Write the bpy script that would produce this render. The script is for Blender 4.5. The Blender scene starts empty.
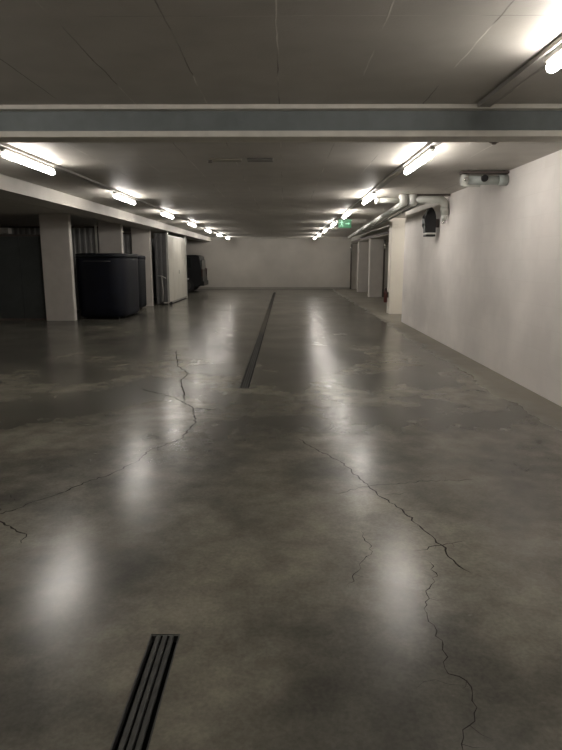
import bpy, bmesh, math, random
from mathutils import Vector, Matrix
random.seed(7)
C = bpy.context.scene.collection
PI = math.pi

# ------------------------------------------------------------------ materials
def newmat(name):
    m = bpy.data.materials.new(name); m.use_nodes = True
    nt = m.node_tree; b = nt.nodes['Principled BSDF']
    return m, nt, b

def mat(name, col, rough=.6, metal=0., var=.12, scale=6., bump=0., bscale=40., spec=.5):
    """plain procedural material: two-scale noise over a colour, optional bump"""
    m, nt, b = newmat(name); N = nt.nodes; L = nt.links
    tc = N.new('ShaderNodeTexCoord')
    n = N.new('ShaderNodeTexNoise'); n.inputs['Scale'].default_value = scale; n.inputs['Detail'].default_value = 5
    L.new(tc.outputs['Object'], n.inputs['Vector'])
    r = N.new('ShaderNodeValToRGB')
    r.color_ramp.elements[0].position = .3; r.color_ramp.elements[1].position = .7
    r.color_ramp.elements[0].color = [c*(1-var) for c in col]+[1]
    r.color_ramp.elements[1].color = [min(1, c*(1+var)) for c in col]+[1]
    L.new(n.outputs['Fac'], r.inputs['Fac']); L.new(r.outputs['Color'], b.inputs['Base Color'])
    b.inputs['Roughness'].default_value = rough; b.inputs['Metallic'].default_value = metal
    b.inputs['Specular IOR Level'].default_value = spec
    if bump:
        n2 = N.new('ShaderNodeTexNoise'); n2.inputs['Scale'].default_value = bscale; n2.inputs['Detail'].default_value = 4
        L.new(tc.outputs['Object'], n2.inputs['Vector'])
        bp = N.new('ShaderNodeBump'); bp.inputs['Strength'].default_value = bump; bp.inputs['Distance'].default_value = .02
        L.new(n2.outputs['Fac'], bp.inputs['Height']); L.new(bp.outputs['Normal'], b.inputs['Normal'])
    return m

def emis(name, col, strength):
    m, nt, b = newmat(name)
    b.inputs['Base Color'].default_value = (*col, 1)
    b.inputs['Emission Color'].default_value = (*col, 1)
    b.inputs['Emission Strength'].default_value = strength
    return m

def floor_mat():
    m, nt, b = newmat('polished_concrete'); N = nt.nodes; L = nt.links
    tc = N.new('ShaderNodeTexCoord')
    def noise(scale, detail=6, rough=.6, dist=0, mp=None):
        n = N.new('ShaderNodeTexNoise'); n.inputs['Scale'].default_value = scale
        n.inputs['Detail'].default_value = detail; n.inputs['Roughness'].default_value = rough
        n.inputs['Distortion'].default_value = dist
        q = N.new('ShaderNodeMapping'); q.inputs['Scale'].default_value = mp or (1, 1, 1)
        q.inputs['Location'].default_value = (3.31, 1.77, .437); q.inputs['Rotation'].default_value = (.35, .22, 0)
        L.new(tc.outputs['Object'], q.inputs['Vector']); L.new(q.outputs['Vector'], n.inputs['Vector'])
        return n
    big = noise(.75, 5, .55, .1)
    fine = noise(5, 8, .62, 0)
    spk = noise(60, 4, .6)
    r1 = N.new('ShaderNodeValToRGB'); r1.color_ramp.interpolation = 'EASE'; e = r1.color_ramp.elements
    e[0].position = .38; e[0].color = (.082, .079, .067, 1); e[1].position = .64; e[1].color = (.188, .176, .143, 1)
    L.new(big.outputs['Fac'], r1.inputs['Fac'])
    r2 = N.new('ShaderNodeValToRGB'); r2.color_ramp.interpolation = 'EASE'; e = r2.color_ramp.elements
    e[0].position = .3; e[0].color = (.76, .76, .76, 1); e[1].position = .72; e[1].color = (1.2, 1.2, 1.19, 1)
    L.new(fine.outputs['Fac'], r2.inputs['Fac'])
    mx = N.new('ShaderNodeMix'); mx.data_type = 'RGBA'; mx.blend_type = 'MULTIPLY'; mx.inputs['Factor'].default_value = 1
    L.new(r1.outputs['Color'], mx.inputs['A']); L.new(r2.outputs['Color'], mx.inputs['B'])
    r3 = N.new('ShaderNodeValToRGB'); e = r3.color_ramp.elements
    e[0].position = .35; e[0].color = (.88, .88, .88, 1); e[1].position = .65; e[1].color = (1.1, 1.1, 1.1, 1)
    L.new(spk.outputs['Fac'], r3.inputs['Fac'])
    m2 = N.new('ShaderNodeMix'); m2.data_type = 'RGBA'; m2.blend_type = 'MULTIPLY'; m2.inputs['Factor'].default_value = 1
    L.new(mx.outputs['Result'], m2.inputs['A']); L.new(r3.outputs['Color'], m2.inputs['B'])
    # dusty unpolished margin along the right wall
    sx = N.new('ShaderNodeSeparateXYZ'); L.new(tc.outputs['Object'], sx.inputs[0])
    edge = noise(1.4, 4, .6)
    ad = N.new('ShaderNodeMath'); ad.operation = 'MULTIPLY_ADD'; ad.inputs[1].default_value = .55
    L.new(edge.outputs['Fac'], ad.inputs[0]); L.new(sx.outputs['X'], ad.inputs[2])
    mr = N.new('ShaderNodeMapRange'); mr.inputs['From Min'].default_value = 2.68; mr.inputs['From Max'].default_value = 2.9
    L.new(ad.outputs[0], mr.inputs['Value'])
    m3 = N.new('ShaderNodeMix'); m3.data_type = 'RGBA'; m3.inputs['B'].default_value = (.27, .25, .205, 1)
    mm = N.new('ShaderNodeMath'); mm.operation = 'MULTIPLY'; mm.inputs[1].default_value = .6
    L.new(mr.outputs['Result'], mm.inputs[0]); L.new(mm.outputs[0], m3.inputs['Factor'])
    L.new(m2.outputs['Result'], m3.inputs['A'])
    # small pale scuffs
    sc = noise(11, 3, .5, .2, (1, 1.8, 1))
    rs = N.new('ShaderNodeMapRange'); rs.interpolation_type = 'SMOOTHSTEP'; rs.inputs['From Min'].default_value = .71; rs.inputs['From Max'].default_value = .82
    rs.inputs['To Max'].default_value = .18
    L.new(sc.outputs['Fac'], rs.inputs['Value'])
    m4 = N.new('ShaderNodeMix'); m4.data_type = 'RGBA'; m4.inputs['B'].default_value = (.4, .39, .35, 1)
    L.new(rs.outputs['Result'], m4.inputs['Factor']); L.new(m3.outputs['Result'], m4.inputs['A'])
    L.new(m4.outputs['Result'], b.inputs['Base Color'])
    rn = noise(1.2, 4, .5, 0)
    rr = N.new('ShaderNodeMapRange'); rr.interpolation_type = 'SMOOTHSTEP'; rr.inputs['From Min'].default_value = .3; rr.inputs['From Max'].default_value = .7
    rr.inputs['To Min'].default_value = ROUGH[0]; rr.inputs['To Max'].default_value = ROUGH[1]
    L.new(rn.outputs['Fac'], rr.inputs['Value'])
    ra = N.new('ShaderNodeMath'); ra.operation = 'MULTIPLY_ADD'; ra.inputs[1].default_value = .3
    L.new(mr.outputs['Result'], ra.inputs[0]); L.new(rr.outputs['Result'], ra.inputs[2])
    L.new(ra.outputs[0], b.inputs['Roughness'])
    b.inputs['Specular IOR Level'].default_value = .42
    bp = N.new('ShaderNodeBump'); bp.inputs['Strength'].default_value = .03; bp.inputs['Distance'].default_value = .01
    bn = noise(3.0, 1, .3); L.new(bn.outputs['Fac'], bp.inputs['Height']); L.new(bp.outputs['Normal'], b.inputs['Normal'])
    return m
ROUGH = (.215, .268)

def ceiling_mat():
    """board-marked painted concrete: long joints every 0.53 m, cross joints every 3 m"""
    m, nt, b = newmat('board_marked_ceiling'); N = nt.nodes; L = nt.links
    tc = N.new('ShaderNodeTexCoord'); s = N.new('ShaderNodeSeparateXYZ'); L.new(tc.outputs['Object'], s.inputs[0])
    nz = N.new('ShaderNodeTexNoise'); nz.inputs['Scale'].default_value = 3; nz.inputs['Detail'].default_value = 6
    L.new(tc.outputs['Object'], nz.inputs['Vector'])
    mk = N.new('ShaderNodeTexNoise'); mk.inputs['Scale'].default_value = 1.7; mk.inputs['Detail'].default_value = 5
    L.new(tc.outputs['Object'], mk.inputs['Vector'])
    def line(axis, period, off, width):
        a = N.new('ShaderNodeMath'); a.operation = 'MULTIPLY_ADD'; a.inputs[1].default_value = .03
        L.new(nz.outputs['Fac'], a.inputs[0]); L.new(s.outputs[axis], a.inputs[2])
        p = N.new('ShaderNodeMath'); p.operation = 'ADD'; p.inputs[1].default_value = off+period*40
        L.new(a.outputs[0], p.inputs[0])
        q = N.new('ShaderNodeMath'); q.operation = 'MODULO'; q.inputs[1].default_value = period; L.new(p.outputs[0], q.inputs[0])
        d = N.new('ShaderNodeMath'); d.operation = 'SUBTRACT'; d.inputs[1].default_value = period/2; L.new(q.outputs[0], d.inputs[0])
        e = N.new('ShaderNodeMath'); e.operation = 'ABSOLUTE'; L.new(d.outputs[0], e.inputs[0])
        r = N.new('ShaderNodeMapRange'); r.inputs['From Min'].default_value = width; r.inputs['From Max'].default_value = width*.3
        L.new(e.outputs[0], r.inputs['Value']); return r.outputs['Result']
    l1 = line('X', .53, .53/2+.03, .006); l2 = line('Y', 3.05, 3.05/2-.02, .006)
    mx = N.new('ShaderNodeMath'); mx.operation = 'MAXIMUM'; L.new(l1, mx.inputs[0])
    hf = N.new('ShaderNodeMath'); hf.operation = 'MULTIPLY'; hf.inputs[1].default_value = .5; L.new(l2, hf.inputs[0])
    L.new(hf.outputs[0], mx.inputs[1])
    gate = N.new('ShaderNodeMapRange'); gate.inputs['From Min'].default_value = .42; gate.inputs['From Max'].default_value = .6
    L.new(mk.outputs['Fac'], gate.inputs['Value'])
    gm = N.new('ShaderNodeMath'); gm.operation = 'MULTIPLY'; L.new(mx.outputs[0], gm.inputs[0]); L.new(gate.outputs['Result'], gm.inputs[1])
    base = N.new('ShaderNodeValToRGB'); e = base.color_ramp.elements
    e[0].position = .3; e[0].color = (.40, .382, .345, 1); e[1].position = .7; e[1].color = (.47, .45, .408, 1)
    L.new(nz.outputs['Fac'], base.inputs['Fac'])
    lc = N.new('ShaderNodeValToRGB'); e = lc.color_ramp.elements   # joint: in places a pale fin, in places a dark gap
    e[0].position = .47; e[0].color = (.72, .70, .64, 1); e[1].position = .53; e[1].color = (.17, .15, .13, 1)
    mk2 = N.new('ShaderNodeTexNoise'); mk2.inputs['Scale'].default_value = .9; L.new(tc.outputs['Object'], mk2.inputs['Vector'])
    L.new(mk2.outputs['Fac'], lc.inputs['Fac'])
    mix = N.new('ShaderNodeMix'); mix.data_type = 'RGBA'
    L.new(gm.outputs[0], mix.inputs['Factor']); L.new(base.outputs['Color'], mix.inputs['A']); L.new(lc.outputs['Color'], mix.inputs['B'])
    L.new(mix.outputs['Result'], b.inputs['Base Color'])
    b.inputs['Roughness'].default_value = .55
    g = N.new('ShaderNodeTexNoise'); g.inputs['Scale'].default_value = 60; L.new(tc.outputs['Object'], g.inputs['Vector'])
    h = N.new('ShaderNodeMath'); h.operation = 'MULTIPLY_ADD'; h.inputs[1].default_value = 1.5
    L.new(gm.outputs[0], h.inputs[0]); L.new(g.outputs['Fac'], h.inputs[2])
    bp = N.new('ShaderNodeBump'); bp.inputs['Strength'].default_value = .12; bp.inputs['Distance'].default_value = .006
    L.new(h.outputs[0], bp.inputs['Height']); L.new(bp.outputs['Normal'], b.inputs['Normal'])
    return m

def wall_mat():
    """painted blockwork: faint courses"""
    m, nt, b = newmat('painted_blockwork'); N = nt.nodes; L = nt.links
    tc = N.new('ShaderNodeTexCoord'); s = N.new('ShaderNodeSeparateXYZ'); L.new(tc.outputs['Object'], s.inputs[0])
    ad = N.new('ShaderNodeMath'); ad.operation = 'ADD'; L.new(s.outputs['X'], ad.inputs[0]); L.new(s.outputs['Y'], ad.inputs[1])
    cb = N.new('ShaderNodeCombineXYZ'); L.new(ad.outputs[0], cb.inputs['X']); L.new(s.outputs['Z'], cb.inputs['Y'])
    br = N.new('ShaderNodeTexBrick'); br.inputs['Scale'].default_value = 1
    br.inputs['Brick Width'].default_value = .5; br.inputs['Row Height'].default_value = .25
    br.inputs['Mortar Size'].default_value = .004; br.inputs['Mortar Smooth'].default_value = .6
    br.inputs['Color1'].default_value = (.75, .71, .675, 1); br.inputs['Color2'].default_value = (.77, .735, .70, 1)
    br.inputs['Mortar'].default_value = (.725, .69, .65, 1)
    L.new(cb.outputs[0], br.inputs['Vector'])
    nz = N.new('ShaderNodeTexNoise'); nz.inputs['Scale'].default_value = 1.3; nz.inputs['Detail'].default_value = 5
    L.new(tc.outputs['Object'], nz.inputs['Vector'])
    r = N.new('ShaderNodeValToRGB'); r.color_ramp.elements[0].position = .35; r.color_ramp.elements[1].position = .65
    r.color_ramp.elements[0].color = (.9, .9, .9, 1); r.color_ramp.elements[1].color = (1.04, 1.04, 1.04, 1)
    L.new(nz.outputs['Fac'], r.inputs['Fac'])
    mx = N.new('ShaderNodeMix'); mx.data_type = 'RGBA'; mx.blend_type = 'MULTIPLY'; mx.inputs['Factor'].default_value = 1
    L.new(br.outputs['Color'], mx.inputs['A']); L.new(r.outputs['Color'], mx.inputs['B'])
    L.new(mx.outputs['Result'], b.inputs['Base Color']); b.inputs['Roughness'].default_value = .8
    bp = N.new('ShaderNodeBump'); bp.inputs['Strength'].default_value = .15; bp.inputs['Distance'].default_value = .004
    bp.invert = True
    L.new(br.outputs['Fac'], bp.inputs['Height']); L.new(bp.outputs['Normal'], b.inputs['Normal'])
    return m

M = dict(
    floor=floor_mat(), ceil=ceiling_mat(), wall=wall_mat(),
    crack=mat('crack_dark', (.02, .018, .015), 1, var=.3, scale=30, spec=0),
    pillar=mat('pillar_paint', (.55, .52, .48), .75, var=.06, scale=3, bump=.1),
    creamlit=mat('cream_wall_lit', (.86, .82, .73), .7, var=.03, scale=2, bump=.08),  # cream paint, lightened to carry the brightness of nearby lamps
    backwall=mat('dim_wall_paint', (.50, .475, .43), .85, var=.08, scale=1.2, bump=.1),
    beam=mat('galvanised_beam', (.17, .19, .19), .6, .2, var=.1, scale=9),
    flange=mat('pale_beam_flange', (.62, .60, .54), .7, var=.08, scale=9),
    tray=mat('grey_tray', (.36, .345, .32), .55, .2, var=.07),
    housing=mat('lamp_housing_grey', (.5, .48, .45), .5, var=.05),
    cap=mat('lamp_end_cap', (.62, .6, .56), .5, var=.05),
    tube=emis('lit_tube', (1, .94, .875), 62.0),
    pipe=mat('pale_grey_pipe', (.56, .57, .53), .35, var=.06, scale=12),
    pipe2=mat('grey_green_pipe', (.36, .39, .37), .4, var=.1, scale=12),
    rail=mat('brown_dark_rail', (.10, .08, .07), .6, var=.2),
    chrome=mat('chrome_end', (.75, .75, .74), .18, .9, var=.05),
    black=mat('black_plastic', (.012, .012, .013), .5, var=.2),
    rubber=mat('black_rubber', (.02, .02, .021), .75, var=.2),
    navy=mat('dark_navy_plastic', (.0018, .003, .008), .6, var=.35, scale=2.5, spec=.25),
    navy2=mat('dark_slate_plastic', (.003, .0045, .007), .6, var=.3, scale=2.5, spec=.25),
    corr=mat('grey_corrugated_steel', (.27, .27, .262), .5, .2, var=.1),
    corrmid=mat('mid_grey_corrugated_steel', (.12, .12, .118), .6, .1, var=.1),
    corrdark=mat('dark_grey_sheet', (.06, .067, .066), .6, .1, var=.15, scale=2),
    panel=mat('off_white_panel', (.60, .58, .51), .5, var=.05, scale=2),
    paneldark=mat('panel_joint_grey', (.28, .27, .24), .6, var=.1),  # darker grey for panel joints, base rail and baseboard
    post=mat('galvanised_post', (.6, .6, .56), .35, .5, var=.08),
    grate=mat('grate_steel', (.075, .075, .07), .45, .5, var=.2, scale=20),
    gratedust=mat('dusty_grate_steel', (.15, .135, .11), .65, .2, var=.25, scale=8),
    pit=mat('channel_black', (.008, .008, .008), .9, var=.2),
    green=emis('exit_green', (.003, .07, .025), .25),
    white=emis('sign_white', (.22, .5, .34), .3),
    van=mat('dark_van_paint', (.008, .009, .010), .4, .1, var=.15, scale=2),
    glass=mat('dark_glass', (.02, .023, .024), .12, var=.1),
    taillight=mat('dark_red_lens', (.035, .008, .007), .3, var=.1),
    plate=mat('grey_ceiling_plate', (.20, .195, .18), .6, var=.12),
    plateb=mat('olive_ceiling_plate', (.33, .31, .26), .6, var=.15),
    brown=mat('brown_detector', (.10, .075, .06), .6, var=.2),
    red=mat('red_enamel', (.09, .015, .012), .4, var=.15),
    darkdoor=mat('dark_grey_door', (.10, .10, .095), .5, var=.15),
    lens=mat('white_glint', (.75, .75, .72), .2, .3, var=.05),  # pale colour standing in for a glint
)

# ------------------------------------------------------------------ mesh helpers
def box(bm, x0, x1, y0, y1, z0, z1, mi=0, bev=0):
    vs = [bm.verts.new((x, y, z)) for x in (x0, x1) for y in (y0, y1) for z in (z0, z1)]
    fs = []
    for idx in ((0,1,3,2),(4,6,7,5),(0,4,5,1),(2,3,7,6),(0,2,6,4),(1,5,7,3)):
        f = bm.faces.new([vs[i] for i in idx]); f.material_index = mi; fs.append(f)
    if bev:
        es = list({e for f in fs for e in f.edges})
        bmesh.ops.bevel(bm, geom=es, offset=bev, segments=2, affect='EDGES', profile=.6)

def prism(bm, prof, a0, a1, axis='y', mi=0):
    """extrude a closed 2-D profile between a0 and a1 along an axis; profile gives the other two coordinates"""
    def P(u, v, a): return {'y': (u, a, v), 'x': (a, u, v), 'z': (u, v, a)}[axis]
    A = [bm.verts.new(P(u, v, a0)) for u, v in prof]; B = [bm.verts.new(P(u, v, a1)) for u, v in prof]
    n = len(prof)
    for i in range(n):
        f = bm.faces.new((A[i], A[(i+1) % n], B[(i+1) % n], B[i])); f.material_index = mi
    for L_ in (A, B):
        f = bm.faces.new(L_); f.material_index = mi

def tube(bm, pts, r, seg=16, caps=True, mi=0):
    """swept round tube through points; r may be a list"""
    pts = [Vector(p) for p in pts]; n = len(pts)
    rs = r if isinstance(r, (list, tuple)) else [r]*n
    rings = []; up = None
    for i, p in enumerate(pts):
        t = (pts[min(i+1, n-1)]-pts[max(i-1, 0)]).normalized()
        if up is None:
            up = Vector((0, 0, 1)) if abs(t.z) < .9 else Vector((1, 0, 0))
        a = t.cross(up).normalized(); bb = a.cross(t).normalized(); up = bb
        rings.append([bm.verts.new(p+(a*math.cos(k*2*PI/seg)+bb*math.sin(k*2*PI/seg))*rs[i]) for k in range(seg)])
    for i in range(n-1):
        for k in range(seg):
            f = bm.faces.new((rings[i][k], rings[i][(k+1) % seg], rings[i+1][(k+1) % seg], rings[i+1][k]))
            f.smooth = True; f.material_index = mi
    if caps:
        for rg in (rings[0], rings[-1]):
            f = bm.faces.new(rg); f.material_index = mi

def obj(name, bm, m, parent=None, smooth=None):
    bmesh.ops.recalc_face_normals(bm, faces=bm.faces)
    me = bpy.data.meshes.new(name); bm.to_mesh(me); bm.free()
    for q in (m if isinstance(m, (list, tuple)) else [m]): me.materials.append(q)
    o = bpy.data.objects.new(name, me); C.objects.link(o)
    if parent: o.parent = parent
    return o

def NB(): return bmesh.new()
def tag(o, label, cat, group=None):
    o['label'] = label; o['category'] = cat
    if group: o['group'] = group
    return o
def thing(name, label, cat, loc=(0, 0, 0), group=None):
    o = bpy.data.objects.new(name, None); o.empty_display_size = .1; C.objects.link(o); o.location = loc
    return tag(o, label, cat, group)
def struct(name, bm, m):
    o = obj(name, bm, m); o['kind'] = 'structure'; return o
def dup(root, loc, label, group=None):
    r = root.copy(); C.objects.link(r); r.location = loc; r['label'] = label
    if group: r['group'] = group
    for ch in list(root.children):
        c = ch.copy(); C.objects.link(c); c.parent = r
        for g in ch.children:
            d = g.copy(); C.objects.link(d); d.parent = c
    return r

# ------------------------------------------------------------------ dimensions (metres, y runs away from the camera)
ZC = 2.63                      # main ceiling
XL, XR, Y0, YE = -9.6, 2.88, -5.0, 31.4
DX0, DX1 = -.545, -.425        # drain strip
def soff(x):                   # underside of the ceiling over the bays on the left
    if x > -4.3: return 2.43
    if x > -5.2: return 2.43+(-4.3-x)/.9*.17
    return 2.60

# ------------------------------------------------------------------ floor, with two slots for the drain channels and its cracks
bm = NB()
def quad(x0, x1, y0, y1, z=0, mi=0):
    f = bm.faces.new([bm.verts.new(p) for p in ((x0, y0, z), (x1, y0, z), (x1, y1, z), (x0, y1, z))]); f.material_index = mi
XF = 7.2
quad(XL, DX0, Y0, YE); quad(DX1, XF, Y0, YE)
for a, b in ((Y0, -.2), (2.16, 6.88), (28.4, YE)): quad(DX0, DX1, a, b)
for a, b in ((-.2, 2.16), (6.88, 28.4)):          # the channel below the floor
    quad(DX0, DX1, a, b, -.05, 2)
    for x in (DX0, DX1):
        f = bm.faces.new([bm.verts.new(p) for p in ((x, a, 0), (x, b, 0), (x, b, -.05), (x, a, -.05))]); f.material_index = 2
    for y in (a, b):
        f = bm.faces.new([bm.verts.new(p) for p in ((DX0, y, 0), (DX1, y, 0), (DX1, y, -.05), (DX0, y, -.05))]); f.material_index = 2
cracks = [
 (.0060, [(0.12, 4.85), (0.25, 4.57), (0.42, 4.28), (0.52, 3.94), (0.57, 3.74), (0.64, 3.56), (0.72, 3.37), (0.78, 3.14), (0.84, 2.94), (0.86, 2.77), (0.91, 2.65)]),
 (.0055, [(0.32, 3.64), (0.58, 3.78), (0.79, 3.83), (0.96, 3.87), (1.32, 3.89)]),
 (.0050, [(0.68, 2.87), (0.84, 2.93), (0.97, 2.98)]),
 (.0045, [(0.65, 3.62), (0.82, 3.66)]),
 (.004, [(0.70, 3.40), (0.80, 3.38)]),
 (.0040, [(0.72, 2.78), (0.74, 2.65), (0.65, 2.46), (0.61, 2.28), (0.63, 2.1), (0.6, 1.96), (0.67, 1.86), (0.64, 1.74), (0.56, 1.61), (.58, 1.4)]),
 (.0032, [(0.43, 3.1), (0.46, 2.86), (0.34, 2.64), (0.3, 2.51)]),
 (.0016, [(0.67, 1.86), (0.55, 1.9), (0.45, 1.84)]),
 (.0082, [(-1.75, 3.28), (-1.66, 3.36), (-1.58, 3.51), (-1.47, 3.64), (-1.38, 3.82), (-1.24, 3.99), (-1.13, 4.23), (-1.08, 4.54)]),
 (.0082, [(-1.08, 4.54), (-0.89, 4.83), (-0.84, 5.34), (-0.95, 5.91), (-1.24, 6.4), (-1.7, 6.82)]),
 (.0075, [(-1.08, 6.15), (-1.2, 6.8), (-1.32, 7.29), (-1.3, 7.8), (-1.54, 8.36), (-1.83, 9.79)]),
 (.0075, [(-0.95, 5.91), (-0.7, 5.83)]),
 (.0082, [(-1.75, 3.4), (-1.70, 3.22), (-1.61, 3.16), (-1.44, 3.05), (-1.42, 2.94)]),
]
def ribbon(w, pts, rough=.028, z=.0006):
    P = [Vector((x, y, 0)) for x, y in pts]; out = [P[0]]
    for a, b in zip(P, P[1:]):
        n = max(2, int((b-a).length/.03)); d = (b-a).normalized(); s = Vector((-d.y, d.x, 0))
        for k in range(1, n+1):
            j = random.uniform(-1, 1)*rough*.5 if k < n else 0
            out.append(a+(b-a)*(k/n)+s*j+d*random.uniform(-.006, .006))
    prev = None; N_ = len(out)
    for i, p in enumerate(out):
        d = (out[min(i+1, N_-1)]-out[max(i-1, 0)]).normalized(); s = Vector((-d.y, d.x, 0))
        ww = w*random.uniform(.35, 1.25)*min(1, .25+i/3, .25+(N_-1-i)/3)*.5
        cur = (bm.verts.new(p+s*ww+Vector((0, 0, z))), bm.verts.new(p-s*ww+Vector((0, 0, z))))
        if prev:
            f = bm.faces.new((prev[0], prev[1], cur[1], cur[0])); f.material_index = 1
        prev = cur
        if random.random() < .07 and w > .0025 and 2 < i < N_-2:   # hairline side spurs
            q = p+s*random.choice((-1, 1))*random.uniform(.03, .09)+d*random.uniform(-.03, .03)
            m_ = (p+q)/2+d*.008
            f = bm.faces.new([bm.verts.new(v+Vector((0, 0, z+.0001))) for v in (p+d*.0012, m_+d*.0008, q, m_-d*.0008, p-d*.0012)]); f.material_index = 1
for w, pts in cracks: ribbon(w*(1+max(0, pts[0][1]-1.5)*.22), pts)
struct('floor', bm, [M['floor'], M['crack'], M['pit']])

# ------------------------------------------------------------------ ceiling: aisle slab, edge beam and haunched bay slab, dropped edge on the right
bm = NB()
prism(bm, [(XL, 3.0), (XL, 2.60), (-5.2, 2.60), (-4.3, 2.43), (-3.80, 2.43), (-3.80, ZC), (XF, ZC), (XF, 3.0)], Y0, YE+.2)
prism(bm, [(3.42, ZC), (3.42, 2.34), (XF, 2.34), (XF, ZC)], 17.25, YE)
box(bm, XL, 3.42, 31.0, YE, 2.57, ZC)
struct('ceiling', bm, M['ceil'])

# ------------------------------------------------------------------ walls
bm = NB(); box(bm, XR, XR+.25, Y0, 14.6, 0, ZC); struct('wall_right', bm, M['wall'])
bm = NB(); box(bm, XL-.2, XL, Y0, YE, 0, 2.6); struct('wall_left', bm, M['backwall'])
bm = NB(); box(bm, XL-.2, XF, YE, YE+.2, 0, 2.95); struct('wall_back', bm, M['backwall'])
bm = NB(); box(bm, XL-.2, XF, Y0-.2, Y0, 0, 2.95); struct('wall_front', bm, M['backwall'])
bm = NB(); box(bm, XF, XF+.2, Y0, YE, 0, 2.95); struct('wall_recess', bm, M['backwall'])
bm = NB(); box(bm, -9.6, 3.45, YE-.03, YE, 0, .10); struct('baseboard_back', bm, M['paneldark'])
# return wall facing the camera beyond the end of the right wall
bm = NB(); box(bm, 2.95, 5.2, 16.75, 17.2, 0, ZC); struct('wall_return', bm, M['creamlit'])
bm = NB(); box(bm, XR+.25, XF, 14.3, 14.6, 0, ZC); struct('wall_side', bm, M['wall'])

# ------------------------------------------------------------------ pillars
def pillar(x0, x1, y0, y1, label, z=None):
    bm = NB()
    vs = []
    for x in (x0, x1):
        for y in (y0, y1):
            zt = z if z else soff(x)
            vs += [bm.verts.new((x, y, 0)), bm.verts.new((x, y, zt-.001))]
    for idx in ((0,1,3,2),(4,6,7,5),(0,4,5,1),(2,3,7,6),(0,2,6,4),(1,5,7,3)): bm.faces.new([vs[i] for i in idx])
    es = [e for e in bm.edges if abs(e.verts[0].co.z-e.verts[1].co.z) > 1]
    bmesh.ops.bevel(bm, geom=es, offset=.012, segments=2, affect='EDGES')
    o = obj('concrete_pillar', bm, M['pillar'])
    tag(o, label, 'pillar', 'pale concrete pillars'); return o
pillar(-6.0, -5.29, 14.8, 15.0, 'nearest and widest pale grey pillar on the left, in front of the dark blue container')
pillar(-5.36, -4.70, 17.35, 17.55, 'pale grey pillar rising behind the dark blue container, second on the left')
pillar(-5.0, -4.40, 19.65, 19.85, 'pale grey pillar on the left between dark container and corrugated end panel')
pillar(3.47, 4.0, 24.56, 25.0, 'wider grey pillar on the right side with a dark pipe at its right edge', 2.34)
pillar(3.47, 3.92, 28.4, 28.8, 'grey pillar on the right nearest the far end wall', 2.34)

# ------------------------------------------------------------------ steel beam across the ceiling
t = thing('steel_beam', 'blue-grey steel beam with pale flanges spanning the ceiling across the aisle', 'beam', (0, 4.76, 2.40))
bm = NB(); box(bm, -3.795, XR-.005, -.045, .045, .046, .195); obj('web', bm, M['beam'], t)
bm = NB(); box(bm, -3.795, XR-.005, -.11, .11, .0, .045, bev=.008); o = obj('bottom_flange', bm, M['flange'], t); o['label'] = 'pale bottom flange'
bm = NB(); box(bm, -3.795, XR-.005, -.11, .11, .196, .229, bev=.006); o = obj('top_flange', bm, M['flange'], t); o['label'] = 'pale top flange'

# ------------------------------------------------------------------ cable trays
XA, XB = 1.455, -2.80            # right and left light rows
def tray(x, y0, y1, label):
    bm = NB()
    w = .042
    prism(bm, [(x-w, ZC-.002), (x-w, ZC-.028), (x+w, ZC-.028), (x+w, ZC-.002)], y0, y1)
    for s in (-1, 1): box(bm, x+s*w-.004, x+s*w+.004, y0, y1, ZC-.031, ZC-.002)
    tag(obj('cable_tray', bm, M['tray']), label, 'cable tray')
tray(XA, -4, 4.63, 'grey cable tray on the ceiling from the near right light to the steel beam')
tray(XA, 4.90, 30.95, 'long grey cable tray carrying the right row of lights beyond the beam')
tray(XB, 4.90, 30.95, 'long grey cable tray carrying the left row of lights')

# ------------------------------------------------------------------ tube lights
ends = [3.58, 7.50, 11.40, 15.20, 19.0, 22.8, 26.6, 30.3]
def make_light(label):
    t = thing('fluorescent_light', label, 'ceiling light', (0, 0, 0))
    h = .66
    bm = NB(); box(bm, -.025, .025, -h, h, -.062, -.032, bev=.006)
    obj("housing", bm, M["housing"], t)
    bm = NB(); R_ = .031; z = -.096
    pts = []; rs = []
    for k in range(6):
        a = k/5*PI/2; pts.append((0, -h+.02-R_*math.cos(a)+R_, z)); rs.append(max(.002, R_*math.sin(a)))
    for k in range(6):
        a = PI/2-k/5*PI/2; pts.append((0, h-.02+R_*math.cos(a)-R_, z)); rs.append(max(.002, R_*math.sin(a)))
    tube(bm, pts, rs, 14); obj('tube', bm, M['tube'], t)
    for s in (-1, 1):
        bm = NB(); box(bm, -.018, .018, s*(h-.03)-.012, s*(h-.03)+.012, -.078, -.060, bev=.004); obj('lamp_holder', bm, M['cap'], t)
    return t
ordw = ['nearest', 'second', 'third', 'fourth', 'fifth', 'sixth', 'seventh', 'eighth', 'ninth']
first = None
def put_light(x, yc, label, group):
    global first
    if first is None:
        first = make_light(label); first.location = (x, yc, ZC); first['group'] = group
    else: dup(first, (x, yc, ZC), label, group)
for i, e in enumerate(ends):
    lab = 'lit white tube light in the right row, %s from the camera' % ordw[i] if i else 'lit white tube light at the upper right corner in front of the steel beam'
    put_light(XA, e-.7, lab, 'tube lights in the right row')
for i, e in enumerate(ends[1:]):
    put_light(XB, e-.7, 'lit white tube light in the left row, %s from the camera' % ordw[i], 'tube lights in the left row')
put_light(XA, -.4, 'lit white tube light overhead behind the camera', 'tube lights outside the picture')
put_light(XB, 2.92, 'added tube light out of view, brightening the near left ceiling', 'tube lights outside the picture')  # unseen lamp added to brighten the near ceiling
put_light(4.1, 15.6, 'lit white tube light hidden in the niche beyond the end of the right wall', 'tube lights outside the picture')
put_light(XB+.2, -2.4, 'lit white tube light behind the camera on the left', 'tube lights outside the picture')

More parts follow.
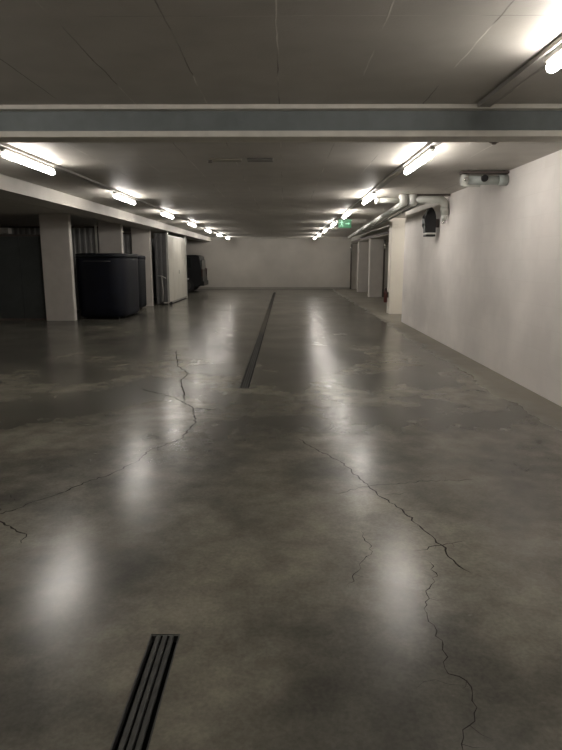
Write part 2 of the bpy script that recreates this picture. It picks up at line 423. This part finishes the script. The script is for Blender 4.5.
# ------------------------------------------------------------------ floor drains
def grate(label, y0, y1, mname, seg_bars=5):
    t = thing('drain_grate', label, 'drain', (0, y0, 0))
    L_ = y1-y0
    bm = NB()
    for x in (DX0, DX1-.006): box(bm, x, x+.006, 0, L_, -.03, .0015)
    for y in (0, L_-.006): box(bm, DX0+.006, DX1-.006, y, y+.006, -.03, .0005)
    obj('frame', bm, M[mname], t)
    n = 5; W = DX1-DX0-.012
    for k in range(3):
        c = DX0+.006+W*(k+1)/4
        bm = NB(); box(bm, c-.0085, c+.0085, .006, L_-.006, -.012, .0012); obj('bar', bm, M[mname], t)
    bm = NB(); box(bm, DX0+.006, DX1-.006, -.004, .004, -.022, -.0125); tie = obj('cross_tie', bm, M[mname], t)
    tie.location.y = .4; y = 1.4
    while y < L_-.1:
        q = tie.copy(); C.objects.link(q); q.parent = t; q.location.y = y; y += 1
grate('short black slotted floor drain in the foreground', -.2, 2.155, 'grate')
grate('dark near section of the long floor drain in mid aisle', 6.885, 12.4, 'grate')
grate('dusty brown middle section of the long floor drain', 12.4, 18.4, 'gratedust')
grate('dark far section of the long floor drain ending by the end wall', 18.4, 28.395, 'grate')

# ------------------------------------------------------------------ bay partitions on the left
def corrugated(x0, x1, y, z0, z1, pitch=.16, d=.035):
    bm = NB(); pts = []; x = x0; k = 0
    seq = [(0, 0), (.35, 0), (.5, 1), (.85, 1)]
    while x < x1:
        for fx, s in seq:
            xx = x+fx*pitch
            if xx <= x1: pts.append((xx, y+d*s))
        x += pitch
    pts.append((x1, pts[-1][1]))
    back = [(a, b+.008) for a, b in reversed(pts)]
    A = [bm.verts.new((a, b, z0)) for a, b in pts]; B = [bm.verts.new((a, b, z1)) for a, b in pts]
    A2 = [bm.verts.new((a, b+.008, z0)) for a, b in pts]; B2 = [bm.verts.new((a, b+.008, z1)) for a, b in pts]
    for i in range(len(pts)-1):
        bm.faces.new((A[i], A[i+1], B[i+1], B[i])); bm.faces.new((A2[i], A2[i+1], B2[i+1], B2[i]))
        bm.faces.new((B[i], B[i+1], B2[i+1], B2[i])); bm.faces.new((A[i], A[i+1], A2[i+1], A2[i]))
    for i in (0, -1): bm.faces.new((A[i], B[i], B2[i], A2[i]))
    return bm
def partition(x0, x1, y, z1, label, m, postx=None):
    t = thing('corrugated_partition', label, 'partition')
    obj('corrugated_sheet', corrugated(x0, x1, y, .05, z1), M[m], t)
    bm = NB(); box(bm, x0, x1, y-.02, y+.06, 0, .05); obj('bottom_rail', bm, M['corrdark'], t)
    bm = NB(); box(bm, x0, x1, y-.02, y+.06, z1, z1+.05); obj('top_rail', bm, M['rail'], t)
    if postx:
        bm = NB(); box(bm, postx-.03, postx+.03, y-.06, y-.021, 0, z1+.1, bev=.005); o = obj('post', bm, M['post'], t); o['label'] = 'bright galvanised post'
partition(-9.5, -5.37, 17.40, 2.40, 'grey corrugated partition with a bright post, behind the nearest left pillar', 'corr', -5.43)
partition(-9.5, -5.01, 19.72, 2.33, 'grey corrugated partition seen between second and third left pillars', 'corr')
t = thing('bay_screen', 'dark grey smooth screen at the left edge, left of the nearest pillar', 'partition')
bm = NB()
for k in range(6): box(bm, -9.5+k*.575, -9.5+(k+1)*.575-.008, 15.0, 15.03, .04, 2.08, bev=.004)
obj('screen_panel', bm, M['corrdark'], t)
bm = NB(); box(bm, -9.5, -6.05, 14.99, 15.04, 0, .04); obj('bottom_rail', bm, M['rail'], t)
bm = NB(); box(bm, -9.5, -6.05, 14.99, 15.05, 2.08, 2.12); obj('top_rail', bm, M['rail'], t)
bm = NB(); box(bm, -9.5, -7.0, 15.3, 15.5, 2.16, 2.30, bev=.01)
tag(obj('ventilation_duct', bm, M['housing']), 'pale duct end showing above the dark screen at the left edge', 'duct')

# ------------------------------------------------------------------ white storage enclosure
t = thing('storage_enclosure', 'off-white panelled storage enclosure standing at the left edge of the aisle', 'enclosure', (0, 0, 0))
YB0, YB1, XS, ZB = 20.15, 23.85, -3.93, 2.32
n = 4; w = (YB1-YB0-.16)/n
for k in range(n):
    a = YB0+.08+k*w
    bm = NB(); box(bm, XS-.03, XS, a+.006, a+w-.006, .09, ZB-.04, bev=.004)
    obj('side_panel', bm, M['panel'], t)
bm = NB(); box(bm, XS-.045, XS-.031, YB0+.05, YB1-.05, .02, ZB-.02); o = obj('backing_sheet', bm, M['paneldark'], t)
for y in (YB0+.03, YB1-.03):
    bm = NB(); box(bm, XS-.05, XS+.02, y-.03, y+.03, 0, ZB+.09, bev=.006); o = obj('corner_post', bm, M['post'], t); o['label'] = 'bright galvanised corner post'
bm = NB(); box(bm, XS-.03, XS+.012, YB0+.061, YB1-.061, 0.03, .085, bev=.004); obj('base_rail', bm, M['paneldark'], t)
bm = NB(); box(bm, XS-.03, XS+.01, YB0+.061, YB1-.061, ZB-.035, ZB, bev=.004); obj('top_rail', bm, M['post'], t)
obj('corrugated_end', corrugated(-4.36, XS-.055, YB0+.02, .03, ZB+.05, pitch=.15, d=.04), M['corrmid'], t)
bm = NB(); box(bm, -9.5, XS-.05, YB1-.05, YB1, 0, ZB); obj('rear_sheet', bm, M['corr'], t)
for z in (.28, 1.0, 1.75):
    pass
bm = NB(); box(bm, XS+.001, XS+.03, YB0+2.0, YB0+2.02, 1.0, 1.14, bev=.003); obj('handle', bm, M['post'], t)

# ------------------------------------------------------------------ kick scooter leaning by the corrugated end
t = thing('kick_scooter', 'thin grey kick scooter leaning against the corrugated end panel', 'scooter', (-4.13, 20.0, 0))
bm = NB(); tube(bm, [(0, .0, .09), (.02, .05, .5), (-.02, .09, .95)], .016, 10); o = obj('stem', bm, M['tray'], t)
bm = NB(); tube(bm, [(-.15, .07, .98), (-.02, .09, .97), (.13, .05, .90)], .014, 10); obj('handlebar', bm, M['post'], t)
bm = NB(); box(bm, .04, .26, -.06, .04, .07, .10, bev=.01); obj('deck', bm, M['tray'], t)
for x in (0, .28):
    bm = NB(); tube(bm, [(x, -.02, .06), (x, .02, .06)], .06, 18); obj('wheel', bm, M['rubber'], t)

# ------------------------------------------------------------------ large dark containers
def container(name, label, cx, cy, hw, hd, h, m, lidm, taper=.06):
    t = thing(name, label, 'waste container', (cx, cy, 0))
    def ring(bm, a, b, z, p=4.5, n=48, sag=0):
        out = []
        for k in range(n):
            th = 2*PI*k/n; c, s = math.cos(th), math.sin(th)
            x = a*math.copysign(abs(c)**(2/p), c); y = b*math.copysign(abs(s)**(2/p), s)
            out.append(bm.verts.new((x, y, z-sag*(x/a)*0)))
        return out
    def loft(bm, rings, cap=True):
        for A, B in zip(rings, rings[1:]):
            for k in range(len(A)):
                f = bm.faces.new((A[k], A[(k+1) % len(A)], B[(k+1) % len(A)], B[k])); f.smooth = True
        if cap: bm.faces.new(rings[0]); bm.faces.new(rings[-1])
    bm = NB()
    R = []
    for z, s in ((.06, .9), (.1, .95), (.3, .965), (h*.6, .985), (h-.16, 1.0), (h-.12, 1.0)):
        R.append(ring(bm, hw-taper*(1-s)*10*.5, hd*s, z))
    loft(bm, R); obj('body', bm, M[m], t)
    bm = NB()
    loft(bm, [ring(bm, hw+.01, hd+.01, h-.12), ring(bm, hw+.012, hd+.012, h-.05), ring(bm, hw-.0, hd-.0, h-.015), ring(bm, hw*.85, hd*.85, h)])
    obj('lid', bm, M[lidm], t)
    bm = NB(); tube(bm, [(-hw*.5, -hd-.05, h-.2), (hw*.5, -hd-.05, h-.2)], .014, 8)
    for s in (-1, 1): tube(bm, [(s*hw*.5, -hd-.05, h-.2), (s*hw*.5, -hd+.02, h-.2)], .014, 8)
    obj('handle', bm, M['black'], t)
    for sx in (-1, 1):
        for sy in (-1, 1):
            bm = NB(); x, y = sx*(hw-.22), sy*(hd-.2)
            tube(bm, [(x-.02, y, .05), (x+.02, y, .05)], .05, 14)
            obj('wheel', bm, M['rubber'], t)
    return t
container('waste_container', 'large dark navy waste container with rounded corners beside the nearest left pillar', -4.73, 16.06, .65, 1.0, 1.67, 'navy', 'navy2')
container('waste_container', 'dark slate container partly hidden behind the large navy container', -4.97, 18.55, .58, .6, 1.64, 'navy2', 'navy')

# ------------------------------------------------------------------ dark van parked tail to the aisle
t = thing('parked_van', 'dark van parked behind the white enclosure with its tail toward the aisle', 'van', (-3.88, 28.0, 0))
prof = [(-.0, .38), (.02, .62), (-.03, .95), (-.07, 1.35), (-.13, 1.66), (-.3, 1.73), (-2.9, 1.74), (-3.35, 1.62), (-3.9, 1.12), (-4.5, .98), (-4.75, .75), (-4.75, .3), (-4.3, .24), (-.25, .24)]
bm = NB(); prism(bm, prof, 0, 1.8)
bmesh.ops.bevel(bm, geom=[e for e in bm.edges if abs(e.verts[0].co.y-e.verts[1].co.y) < .01], offset=.06, segments=3, affect='EDGES')
obj('body', bm, M['van'], t)
for y in (-.006, 1.796):
    for a, b in ((-.5, -1.35), (-1.45, -2.3), (-2.4, -3.2)):
        bm = NB(); prism(bm, [(a, 1.15), (b, 1.15), (b+.04, 1.58), (a-.05, 1.6)], y, y+.01); obj('side_window', bm, M['glass'], t)
bm = NB(); box(bm, -.06, -.035, .25, 1.55, 1.05, 1.5, bev=.006); obj('rear_window', bm, M['glass'], t)
bm = NB(); box(bm, -.1, .07, .08, 1.72, .3, .52, bev=.03); obj('bumper', bm, M['black'], t)
for y in (.02, 1.6):
    bm = NB(); box(bm, -.12, .025, y, y+.16, .72, 1.1, bev=.01); obj('tail_light', bm, M['taillight'], t)
for x in (-.72, -3.75):
    for y in (-.01, 1.62):
        bm = NB(); tube(bm, [(x, y, .33), (x, y+.03, .33), (x, y+.17, .33), (x, y+.2, .33)], [.29, .33, .33, .29], 26)
        wh = obj('wheel', bm, M['rubber'], t)
        bm = NB(); tube(bm, [(x, y-.012, .33), (x, y-.004, .33)], .19, 20); q = obj('rim', bm, M['grate'], wh)
bm = NB(); box(bm, -.74, -.62, -.03, -.004, .60, .66, bev=.008); obj('side_glint', bm, M['lens'], t)  # pale block standing in for the glint near the wheel

# ------------------------------------------------------------------ pipework on the right
YP = 10.75
t = thing('drain_pipe', 'pale grey pipe under the ceiling with an elbow and chrome stub at the right wall', 'pipe', (0, YP, 0))
bm = NB()
pts = [(2.23, 0, 2.54), (2.69, 0, 2.54)]+[(2.69+.12*math.sin(a), 0, 2.54-.12+.12*math.cos(a)) for a in [k*PI/10 for k in range(1, 6)]]+[(2.81, 0, 2.28)]
tube(bm, pts, .068, 18); obj('elbow_pipe', bm, M['pipe'], t)
bm = NB(); tube(bm, [(2.80, 0, 2.27), (2.80, 0, 2.18)], .045, 16); obj('stub', bm, M['pipe'], t)
bm = NB(); tube(bm, [(2.80, 0, 2.18), (2.80, 0, 2.13)], .036, 16); o = obj('stub_end', bm, M['chrome'], t); o['label'] = 'chrome end of the stub'
for x in (2.07, 2.235):
    bm = NB(); tube(bm, [(x, 0, 2.625), (x, 0, 2.61), (x, 0, 2.47), (x, 0, 2.44), (x, 0, 2.425)], [.07, .08, .08, .06, .02], 20); obj('collar', bm, M['pipe'], t)
bm = NB(); tube(bm, [(1.60, 0, 2.52), (1.61, 0, 2.52), (2.0, 0, 2.52)], [.03, .045, .045], 14); obj('side_branch', bm, M['pipe'], t)
bm = NB(); tube(bm, [(1.585, 0, 2.52), (1.64, 0, 2.52)], .055, 14); obj('end_cap', bm, M['cap'], t)
bm = NB(); tube(bm, [(2.805, -.0, 2.41), (2.805, 0, 2.34)], .074, 18); obj('elbow_socket', bm, M['pipe'], t)
bm = NB(); box(bm, 2.30, 2.9, -.04, .1, 2.60, 2.629); obj('wall_bracket', bm, M['rail'], t)  # dark strip standing in for the shadow line above the pipe
def long_pipe(p0, p1, r, label, m):
    t = thing('ceiling_pipe', label, 'pipe')
    bm = NB(); tube(bm, [p0, p1], r, 14); obj('pipe_run', bm, M[m], t)
    P0, P1 = Vector(p0), Vector(p1); d = (P1-P0)
    for k in range(1, 6):
        c = P0+d*(k/6); u = d.normalized()
        bm = NB(); tube(bm, [c-u*.05, c+u*.05], r+.012, 14)
        tube(bm, [c+Vector((0, 0, r)), (c.x, c.y, ZC if c.x < 3.35 else ZC)], .006, 6); obj('pipe_clamp', bm, M['post'], t)
long_pipe((2.07, YP+.1, 2.47), (2.92, 27.8, 2.52), .050, 'pale pipe running lengthwise under the ceiling, nearest the aisle', 'pipe')
long_pipe((2.235, YP+.1, 2.49), (3.05, 26.5, 2.56), .028, 'thinner pipe running just right of the aisle-side ceiling pipe', 'pipe')
long_pipe((2.42, YP+.1, 2.50), (3.20, 25.5, 2.58), .022, 'thin pipe of the ceiling bundle closest to the right wall', 'pipe2')
# dark pipes by the far pillars
for x, y, r, lab in ((4.06, 24.62, .035, 'dark vertical pipe at the right edge of the wider far pillar'), (3.44, 31.28, .04, 'dark vertical pipe in the right corner of the far end wall')):
    t = thing('vertical_pipe', lab, 'pipe', (x, y, 0))
    bm = NB(); tube(bm, [(0, 0, 0), (0, 0, 2.30)], r, 12); obj('pipe_run', bm, M['rail'], t)
    bm = NB(); tube(bm, [(0, -.02, 2.28), (0, -.02, 1.93)], r+.012, 12); o = obj('glint', bm, M['chrome'], t); o['label'] = 'bright metal sleeve'  # bright piece added for the glint of a lit edge
bm = NB(); box(bm, 3.35, 3.419, 17.6, 30.5, 2.36, 2.43, bev=.004)
tag(obj('cable_duct', bm, M['rail']), 'dark duct fixed along the edge of the low ceiling over the right pillars', 'duct')
# return wall fittings
t = thing('fire_extinguisher', 'small red fire extinguisher hung low in the shadow beside the bright return wall', 'fire extinguisher', (2.87, 16.98, -.35))
bm = NB(); tube(bm, [(0, 0, .66), (0, 0, .68), (0, 0, .94), (0, 0, 1.0), (0, 0, 1.02)], [.04, .05, .05, .03, .016], 16); obj('cylinder_body', bm, M['red'], t)
bm = NB(); box(bm, -.02, .02, -.05, .03, 1.021, 1.06, bev=.005); obj('valve', bm, M['black'], t)
bm = NB(); tube(bm, [(0, -.05, 1.04), (0, -.08, .95), (0, -.075, .8)], .009, 8); obj('hose', bm, M['black'], t)
bm = NB(); box(bm, .03, .088, -.02, .02, .8, .95); obj('wall_bracket', bm, M['rail'], t)

# black pointed housing under the pipe
t = thing('black_housing', 'black pointed equipment housing hung on the right wall beside the pipe elbow', 'equipment', (2.72, 11.4, 0))
bm = NB()
prof = [(-.105, 2.0), (-.105, 2.15), (-.135, 2.17), (-.135, 2.25), (-.11, 2.28), (-.09, 2.36), (-.045, 2.44), (-.02, 2.455), (.015, 2.44), (.06, 2.37), (.08, 2.30), (.085, 2.0)]
prism(bm, prof, -.12, .12)
bmesh.ops.bevel(bm, geom=[e for e in bm.edges if abs(e.verts[0].co.y-e.verts[1].co.y) < .01], offset=.025, segments=2, affect='EDGES')
obj('hood', bm, M['black'], t)
bm = NB(); box(bm, -.085, .085, -.10, .10, 1.97, 2.0); o = obj('pale_band', bm, M['cap'], t); o['label'] = 'pale band near the bottom'
bm = NB(); box(bm, -.10, .08, -.11, .11, 1.93, 1.97, bev=.008); obj('base_plate', bm, M['black'], t)
bm = NB(); box(bm, .085, .16, -.04, .04, 2.1, 2.25); obj('wall_bracket', bm, M['rail'], t)

# grey-green pipe unit on the ceiling
t = thing('pipe_coupling_unit', 'grey-green horizontal pipe unit with end collars where ceiling meets right wall', 'pipe unit', (.0, 8.0, 0))
z = 2.515
bm = NB(); tube(bm, [(2.31, 0, z), (2.86, 0, z)], .058, 20); obj('pipe_body', bm, M['pipe2'], t)
bm = NB(); tube(bm, [(2.275, 0, z), (2.285, 0, z), (2.35, 0, z), (2.36, 0, z)], [.05, .074, .074, .06], 20); obj('end_collar', bm, M['pipe'], t)
bm = NB(); tube(bm, [(2.76, 0, z), (2.875, 0, z)], .068, 20); obj('wall_collar', bm, M['pipe2'], t)
bm = NB(); box(bm, 2.27, 2.875, -.07, .07, z+.076, z+.104, bev=.004); obj('mounting_rail', bm, M['rail'], t)
for x in (2.36, 2.82):
    bm = NB(); box(bm, x-.012, x+.012, -.04, .04, z+.105, ZC-.001); obj('rail_bracket', bm, M['rail'], t)
bm = NB(); tube(bm, [(2.56, -.085, z+.015), (2.56, -.03, z+.012)], .043, 18); obj('round_port', bm, M['black'], t)
bm = NB(); tube(bm, [(2.32, -.11, z-.0), (2.32, -.07, z)], .026, 14); obj('bolt_cap', bm, M['chrome'], t)
bm = NB(); tube(bm, [(2.30, -.03, z-.07), (2.52, -.03, z-.075)], .014, 10); obj('clip_bar', bm, M['post'], t)

# ------------------------------------------------------------------ exit sign
t = thing('exit_sign', 'small green exit sign hanging under the ceiling by the right row of lights', 'sign', (1.50, 15.3, 0))
bm = NB(); box(bm, -.165, .165, -.02, .02, 2.29, 2.50, bev=.006); obj('sign_body', bm, M['green'], t)
bm = NB()
tube(bm, [(-.09, 0, 2.50), (-.09, 0, ZC-.032)], .008, 8)
obj('hanger', bm, M['post'], t)
bm = NB()     # pictogram: arrow pointing right, running figure
f = lambda P: bm.faces.new([bm.verts.new((x, -.0215, z)) for x, z in P])
f([(.02, 2.385), (.02, 2.405), (.085, 2.405), (.085, 2.385)]); f([(.085, 2.365), (.085, 2.425), (.13, 2.395)])
f([(-.075+.016*math.cos(a), 2.462+.016*math.sin(a)) for a in [k*PI/6 for k in range(12)]])
f([(-.095, 2.44), (-.06, 2.445), (-.065, 2.385), (-.09, 2.38)])
f([(-.06, 2.44), (-.03, 2.415), (-.035, 2.405), (-.065, 2.428)]); f([(-.092, 2.44), (-.13, 2.42), (-.125, 2.41), (-.09, 2.425)])
f([(-.075, 2.39), (-.04, 2.36), (-.045, 2.325), (-.057, 2.325), (-.055, 2.355), (-.088, 2.378)])
f([(-.09, 2.385), (-.105, 2.35), (-.14, 2.34), (-.138, 2.328), (-.098, 2.335), (-.078, 2.375)])
o = obj('pictogram', bm, M['white'], t); o['label'] = 'pale running figure and arrow'

# ------------------------------------------------------------------ small ceiling things
t = thing('ceiling_plate', 'olive narrow plate on the ceiling beyond the beam, left of the pair', 'plate', (-.68, 7.08, ZC))
bm = NB(); box(bm, -.18, .18, -.07, .07, -.022, 0, bev=.004); obj('plate_body', bm, M['plateb'], t)
bm = NB(); tube(bm, [(-.17, -.05, -.022), (-.17, -.05, -.045)], .022, 12); obj('dark_knob', bm, M['rail'], t)
bm = NB(); box(bm, -.43, -.14, 7.01, 7.15, ZC-.022, ZC, bev=.004); tag(obj('ceiling_plate', bm, M['plate']), 'darker narrow plate on the ceiling beyond the beam, right of the pair', 'plate')
t = thing('smoke_detector', 'small brown detector on the ceiling just beyond the beam on the right', 'detector', (2.0, 5.98, ZC))
bm = NB(); tube(bm, [(0, 0, 0), (0, 0, -.02), (0, 0, -.03)], [.05, .05, .04], 18); obj('detector_base', bm, M['brown'], t)
bm = NB(); tube(bm, [(0, 0, -.03), (0, 0, -.045)], [.028, .018], 14); obj('sensor', bm, M['rail'], t)

# ------------------------------------------------------------------ camera
F, HOR = 590., 115.
P = math.atan(HOR/F); Yw = math.atan(4/F*math.cos(P))
cam = bpy.data.objects.new('camera', bpy.data.cameras.new('camera')); C.objects.link(cam)
cam.location = (0, 0, 1.5); cam.rotation_euler = (PI/2-P, 0, Yw)
cam.data.sensor_fit = 'VERTICAL'; cam.data.sensor_height = 24; cam.data.lens = F/750*24
cam.data.clip_start = .05; cam.data.clip_end = 200
bpy.context.scene.camera = cam
w = bpy.data.worlds.new('dark_surroundings'); bpy.context.scene.world = w; w.use_nodes = True
w.node_tree.nodes['Background'].inputs['Color'].default_value = (.6, .55, .48, 1)
w.node_tree.nodes['Background'].inputs['Strength'].default_value = .02
vs = bpy.context.scene.view_settings
vs.view_transform = 'Standard'; vs.look = 'None'; vs.exposure = -0.1; vs.gamma = 1.0
